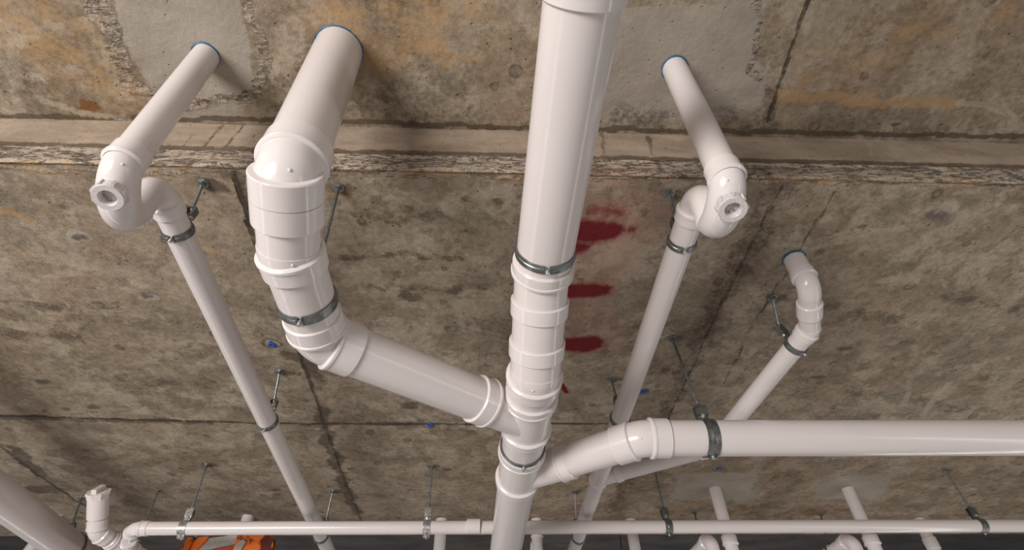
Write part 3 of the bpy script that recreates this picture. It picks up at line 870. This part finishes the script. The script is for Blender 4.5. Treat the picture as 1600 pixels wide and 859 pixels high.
pipe(t, p + Z_ * .02, p - Z_ * .5, .0245); ce = down(p, 850); coupling(t, ce, Z_, .05, .0245, .029); mb = MB(); cyl(mb, ce - Z_ * .02, ce - Z_ * .25, .026, 40); mb.build('coupling', PVC_FIT, t)
for (px, tilt_, lab) in ((1117, Vector((.012, 0, 0)), 'left one of two plumb white pipes from grey repaired patches, lower right'),
                  (1324, Vector((.03, 0, 0)), 'right one of two plumb white pipes from grey repaired patches, lower right')):
    t, p = plumb(px, 764, .025, lab)
    k = down(p, 846); pipe(t, p + Z_ * .02, k + Z_ * .01, .0245)
    mb = MB(); rr = .0255; rb_ = .036; U = Vector((-1, 0.15, 0)).normalized(); st = [(q, d_, w_) for (q, d_, w_) in socket(k + Z_ * .02, -Z_, .034, rr, .0295)]
    kk = k - Z_ * .075; cc = kk + U * rb_
    for a_ in range(19):
        ph = PI * a_ / 18; st.append((cc - U * rb_ * math.cos(ph) - Z_ * rb_ * math.sin(ph), -Z_ * math.cos(ph) + U * math.sin(ph), rr))
    ee = cc + U * rb_ + Z_ * .055; st.append((ee, Z_, rr)); F2 = Vector((-.08, 1, 0)).normalized(); cc = ee + F2 * .034
    for a_ in range(1, 13):
        ph = PI / 2 * a_ / 12; st.append((cc - F2 * .034 * math.cos(ph) + Z_ * .034 * math.sin(ph), Z_ * math.cos(ph) + F2 * math.sin(ph), rr))
    ep = cc + Z_ * .034; so = socket(ep + F2 * .030, -F2, .028, rr, .029); st += [(q, F2, w_) for (q, _, w_) in so[::-1]]
    sweep(mb, st, 40); mb.build('trap_bend', PVC_FIT, t)
    pipe(t, ep + F2 * .02, ep + F2 * 1.2, .0245)

# ------------------------------------------------------------------ lower left pipe
p0 = at(-60, 732, .79); p1 = at(120, 864, .775); dG = (p1 - p0).normalized()
t = thing('drainage_pipe', 'thick shaded white pipe cutting across the lower left corner', 'pipe', p1, PG)
pipe(t, p0 - dG * 1.2, p1 + dG * 1.6, .0555)
t = thing('drop_pipe', 'small pale pipe coming out below the thick lower left pipe', 'pipe', at(62, 842, .72), 'plumb pipes through the far part of the slab')
pipe(t, at(66, 838, .80), at(38, 872, .80), .024)
t = thing('drop_pipe', 'tiny white pipe end behind the thick lower left pipe', 'pipe', at(86, 806, H2), 'plumb pipes through the far part of the slab')
q_ = at(90, 806, H2); pipe(t, q_ + Z_ * .02, q_ - Z_ * .10, .02)

# ------------------------------------------------------------------ hangers
def pt_on(P, d, py): 
    lo, hi = -1.0, 3.0
    for _ in range(60):
        m_ = (lo + hi) / 2
        if proj(P + d * m_)[1] < py: lo = m_
        else: hi = m_
    return P + d * lo
def pt_x(P, d, px):
    lo, hi = -1.0, 5.0
    for _ in range(60):
        m_ = (lo + hi) / 2
        if proj(P + d * m_)[0] < px: lo = m_
        else: hi = m_
    return P + d * lo
hanger(at(317, 286, H2), onL(360), dL, RS, 'hanger below the left screw-capped trap, first clamp on that slim pipe')
hanger(at(437, 580, H2), onL(658), dL, RS, 'hanger halfway along the left slim pipe where it crosses the long joint line')
hanger(at(520, 767, H2), onL(837), dL, RS, 'hanger on the left slim pipe just below the cross pipe')
hanger(at(1046, 302, H2), onR(378), dR, RS, 'hanger below the right screw-capped trap, first clamp on that slim pipe')
hanger(at(955, 592, H2), onR(654), dR, RS, 'hanger on the right slim pipe just above the bent white elbow')
hanger(at(898, 768, H2), onR(839), dR, RS, 'hanger on the right slim pipe just below the cross pipe')
cB = pt_on(cB2, dB2, 470)
hanger(at(529, 293, H2), cB, dB2, RBG, 'hanger with a wide clamp above the lowest bend of the thick left pipe', wide=.020)
cA = pt_on(a0, dA, 392); hanger(Vector((cA.x, cA.y, EYE.z + H2)), cA, dA, R110, 'clamp round the middle pipe beside the upper red spray mark', wide=.018)
cA = onB(697); hanger(Vector((cA.x, cA.y, EYE.z + H2)), cA, dB, R110, 'clamp round the middle pipe between its two side branches', wide=.014)
hanger(at(1050, 529, H2), pt_x(M0, dMx, 1106), dMx, RM, 'hanger with a wide bright clamp on the pipe entering from the right', wide=.030, up=Vector((0, -.05, 1)))
hanger(at(1207, 465, H2), pt_on(cD2, dD2, 540), dD2, RD, 'hanger on the short right drop below its second bend')
for tx, ty, cx, lab in ((323, 726, 288, 'hanger on the low cross pipe above the orange ladder'), (675, 728, 667, 'hanger on the low cross pipe left of its coupling'),
                    (1022, 730, 1043, 'hanger on the low cross pipe to the right of the middle, third of four'), (1476, 733, 1532, 'hanger on the low cross pipe nearest the right edge')):
    hanger(at(tx, ty, H2), pt_x(b0, dX, cx), dX, RB, lab, mat=BRIGHT if cx < 900 else ZINC, wide=.025, up=Vector((0, 0, 1)))
hanger(at(248, 766, H2), down(at(248, 766, H2), 862), fwd, .0275, 'hanger whose rod passes behind the cross pipe near the capped end', far=True)
hanger(at(127, 778, H2), pt_x(p0, dG, 108), dG, .0555, 'hanger on the thick shaded pipe in the lower left corner', wide=.014)
hanger(at(1085, 800, H2), at(1097, 866, .78), Vector((-.85, .8, 0)), .025, 'short far hanger left of the left lower trap', far=True)
hanger(at(1282, 803, H2), at(1297, 866, .78), Vector((-.85, .8, 0)), .025, 'short far hanger left of the right lower trap', far=True)
ZF = H1 + .22
hanger(at(489, 815, ZF), L1 + dL * 2.15, dL, RS, 'thin hanger rod in the dark strip left of the left slim pipe', far=True)
hanger(at(967, 815, ZF), at(980, 905, .79), dX, RS, 'thin hanger rod in the dark strip left of a plumb pipe', far=True)

# ------------------------------------------------------------------ blue inserts cast in the slab
for (px, py, lab) in ((425, 538, 'blue plastic insert in the slab left of the thick left bend'), (672, 664, 'blue plastic insert on the long joint line below the left branch'),
                      (1006, 611, 'blue plastic insert right of the right slim pipe'), (1123, 732, 'blue plastic insert just under the pipe entering from the right')):
    p = at(px, py, H2); mb = MB(); r_ = .011; rnd = random.Random(px)
    st = [(p + Z_ * .002, -Z_, r_), (p - Z_ * .0022, -Z_, r_), (p - Z_ * .003, -Z_, r_ * .85), (p - Z_ * .003, -Z_, r_ * .5), (p - Z_ * .0008, -Z_, r_ * .42)]
    sweep(mb, st, 14)
    for k in range(4):
        a_ = rnd.random() * 6.28; sphere(mb, p + Vector((math.cos(a_), math.sin(a_), 0)) * r_ * 1.1 - Z_ * .001, r_ * .4, Z_, .4, 8)
    o = mb.build('plastic_insert', BLUEP, None, p); o['label'] = lab; o['category'] = 'insert'; o['group'] = 'blue inserts in the slab'
# bolt near the step at the far left
p = at(7, 257, H2 + .01); 
# ------------------------------------------------------------------ stepladder
Yl = 2.42
def lp(px, py, Y=Yl): return atY(px, py, Y)
base = lp(350, 850); base.z = 0
t = thing('stepladder', 'orange and metal stepladder top showing under the low cross pipe', 'ladder', base)
def plate(name, px, Y, th, mat):
    pts = [lp(x, y, Y) for x, y in px]; mb = MB(); n_ = len(pts); dv = Vector((0, th, 0))
    vs = pts + [p + dv for p in pts]
    mb.add(vs, [tuple(range(n_))[::-1], tuple(n_ + i for i in range(n_))] + [(i, (i + 1) % n_, n_ + (i + 1) % n_, n_ + i) for i in range(n_)])
    return mb.build(name, mat, t, sharp=10)
topz = lp(330, 838).z
def rail(name, top, bot, wx, wy, mat):
    d = (top - bot).normalized(); u = (X_ - d * d.x).normalized(); w = d.cross(u); mb = MB(); m_ = (top + bot) / 2; h_ = (top - bot).length / 2
    box(mb, m_, (u, w, d), (wx * .25, wy, h_)); 
    for e_ in (-1, 1): box(mb, m_ + w * wy * e_, (u, w, d), (wx, .003, h_))
    return mb.build(name, mat, t)
pl = lp(303, 846); pr = lp(400, 842)
rail('side_rail', pl + Vector((0, 0, -.004)), Vector((pl.x - .16, Yl - .45, 0)), .014, .034, ORANGE)
rail('side_rail', pr + Vector((.02, .03, -.02)), Vector((pr.x + .16, Yl - .42, 0)), .018, .034, ORANGE)
rail('rear_rail', Vector((pl.x + .03, Yl + .10, topz - .05)), Vector((pl.x - .08, Yl + .95, 0)), .012, .02, ALU)
rail('rear_rail', Vector((pr.x, Yl + .10, topz - .05)), Vector((pr.x + .10, Yl + .95, 0)), .012, .02, ALU)
plate('top_cap', [(318, 842), (372, 835), (372, 849), (330, 858), (305, 862)], Yl - .02, .05, ALU)
mb = MB(); box(mb, ((pl.x + pr.x) / 2, Yl + .03, topz + .0), (X_, Y_, Z_), ((pr.x - pl.x) / 2, .09, .004)); mb.build('top_platform', ALU, t)
plate('warning_strip', [(330, 859), (371, 852), (371, 868), (318, 875)], Yl - .03, .006, REDP)
o_ = plate('rail_bracket', [(371, 836), (422, 836), (428, 841), (424, 866), (362, 866)], Yl - .04, .03, ORANGE)
plate('hinge_plate', [(374, 845), (380, 843), (384, 847), (372, 866), (360, 866)], Yl - .05, .008, ALU)
plate('rail_bracket', [(303, 840), (326, 838), (321, 845), (300, 866), (278, 866)], Yl - .03, .03, ORANGE)
for k in range(6):
    h_ = .3 + k * .3; f_ = 1 - h_ / topz; mb = MB()
    box(mb, ((pl.x + pr.x) / 2, Yl - .45 * f_, h_), (X_, Y_, Z_), ((pr.x - pl.x) / 2 + .15 * f_, .035, .012)); mb.build('step', ALU, t)

for o in list(S.objects):
    if '_o' in o.keys(): del o['_o']
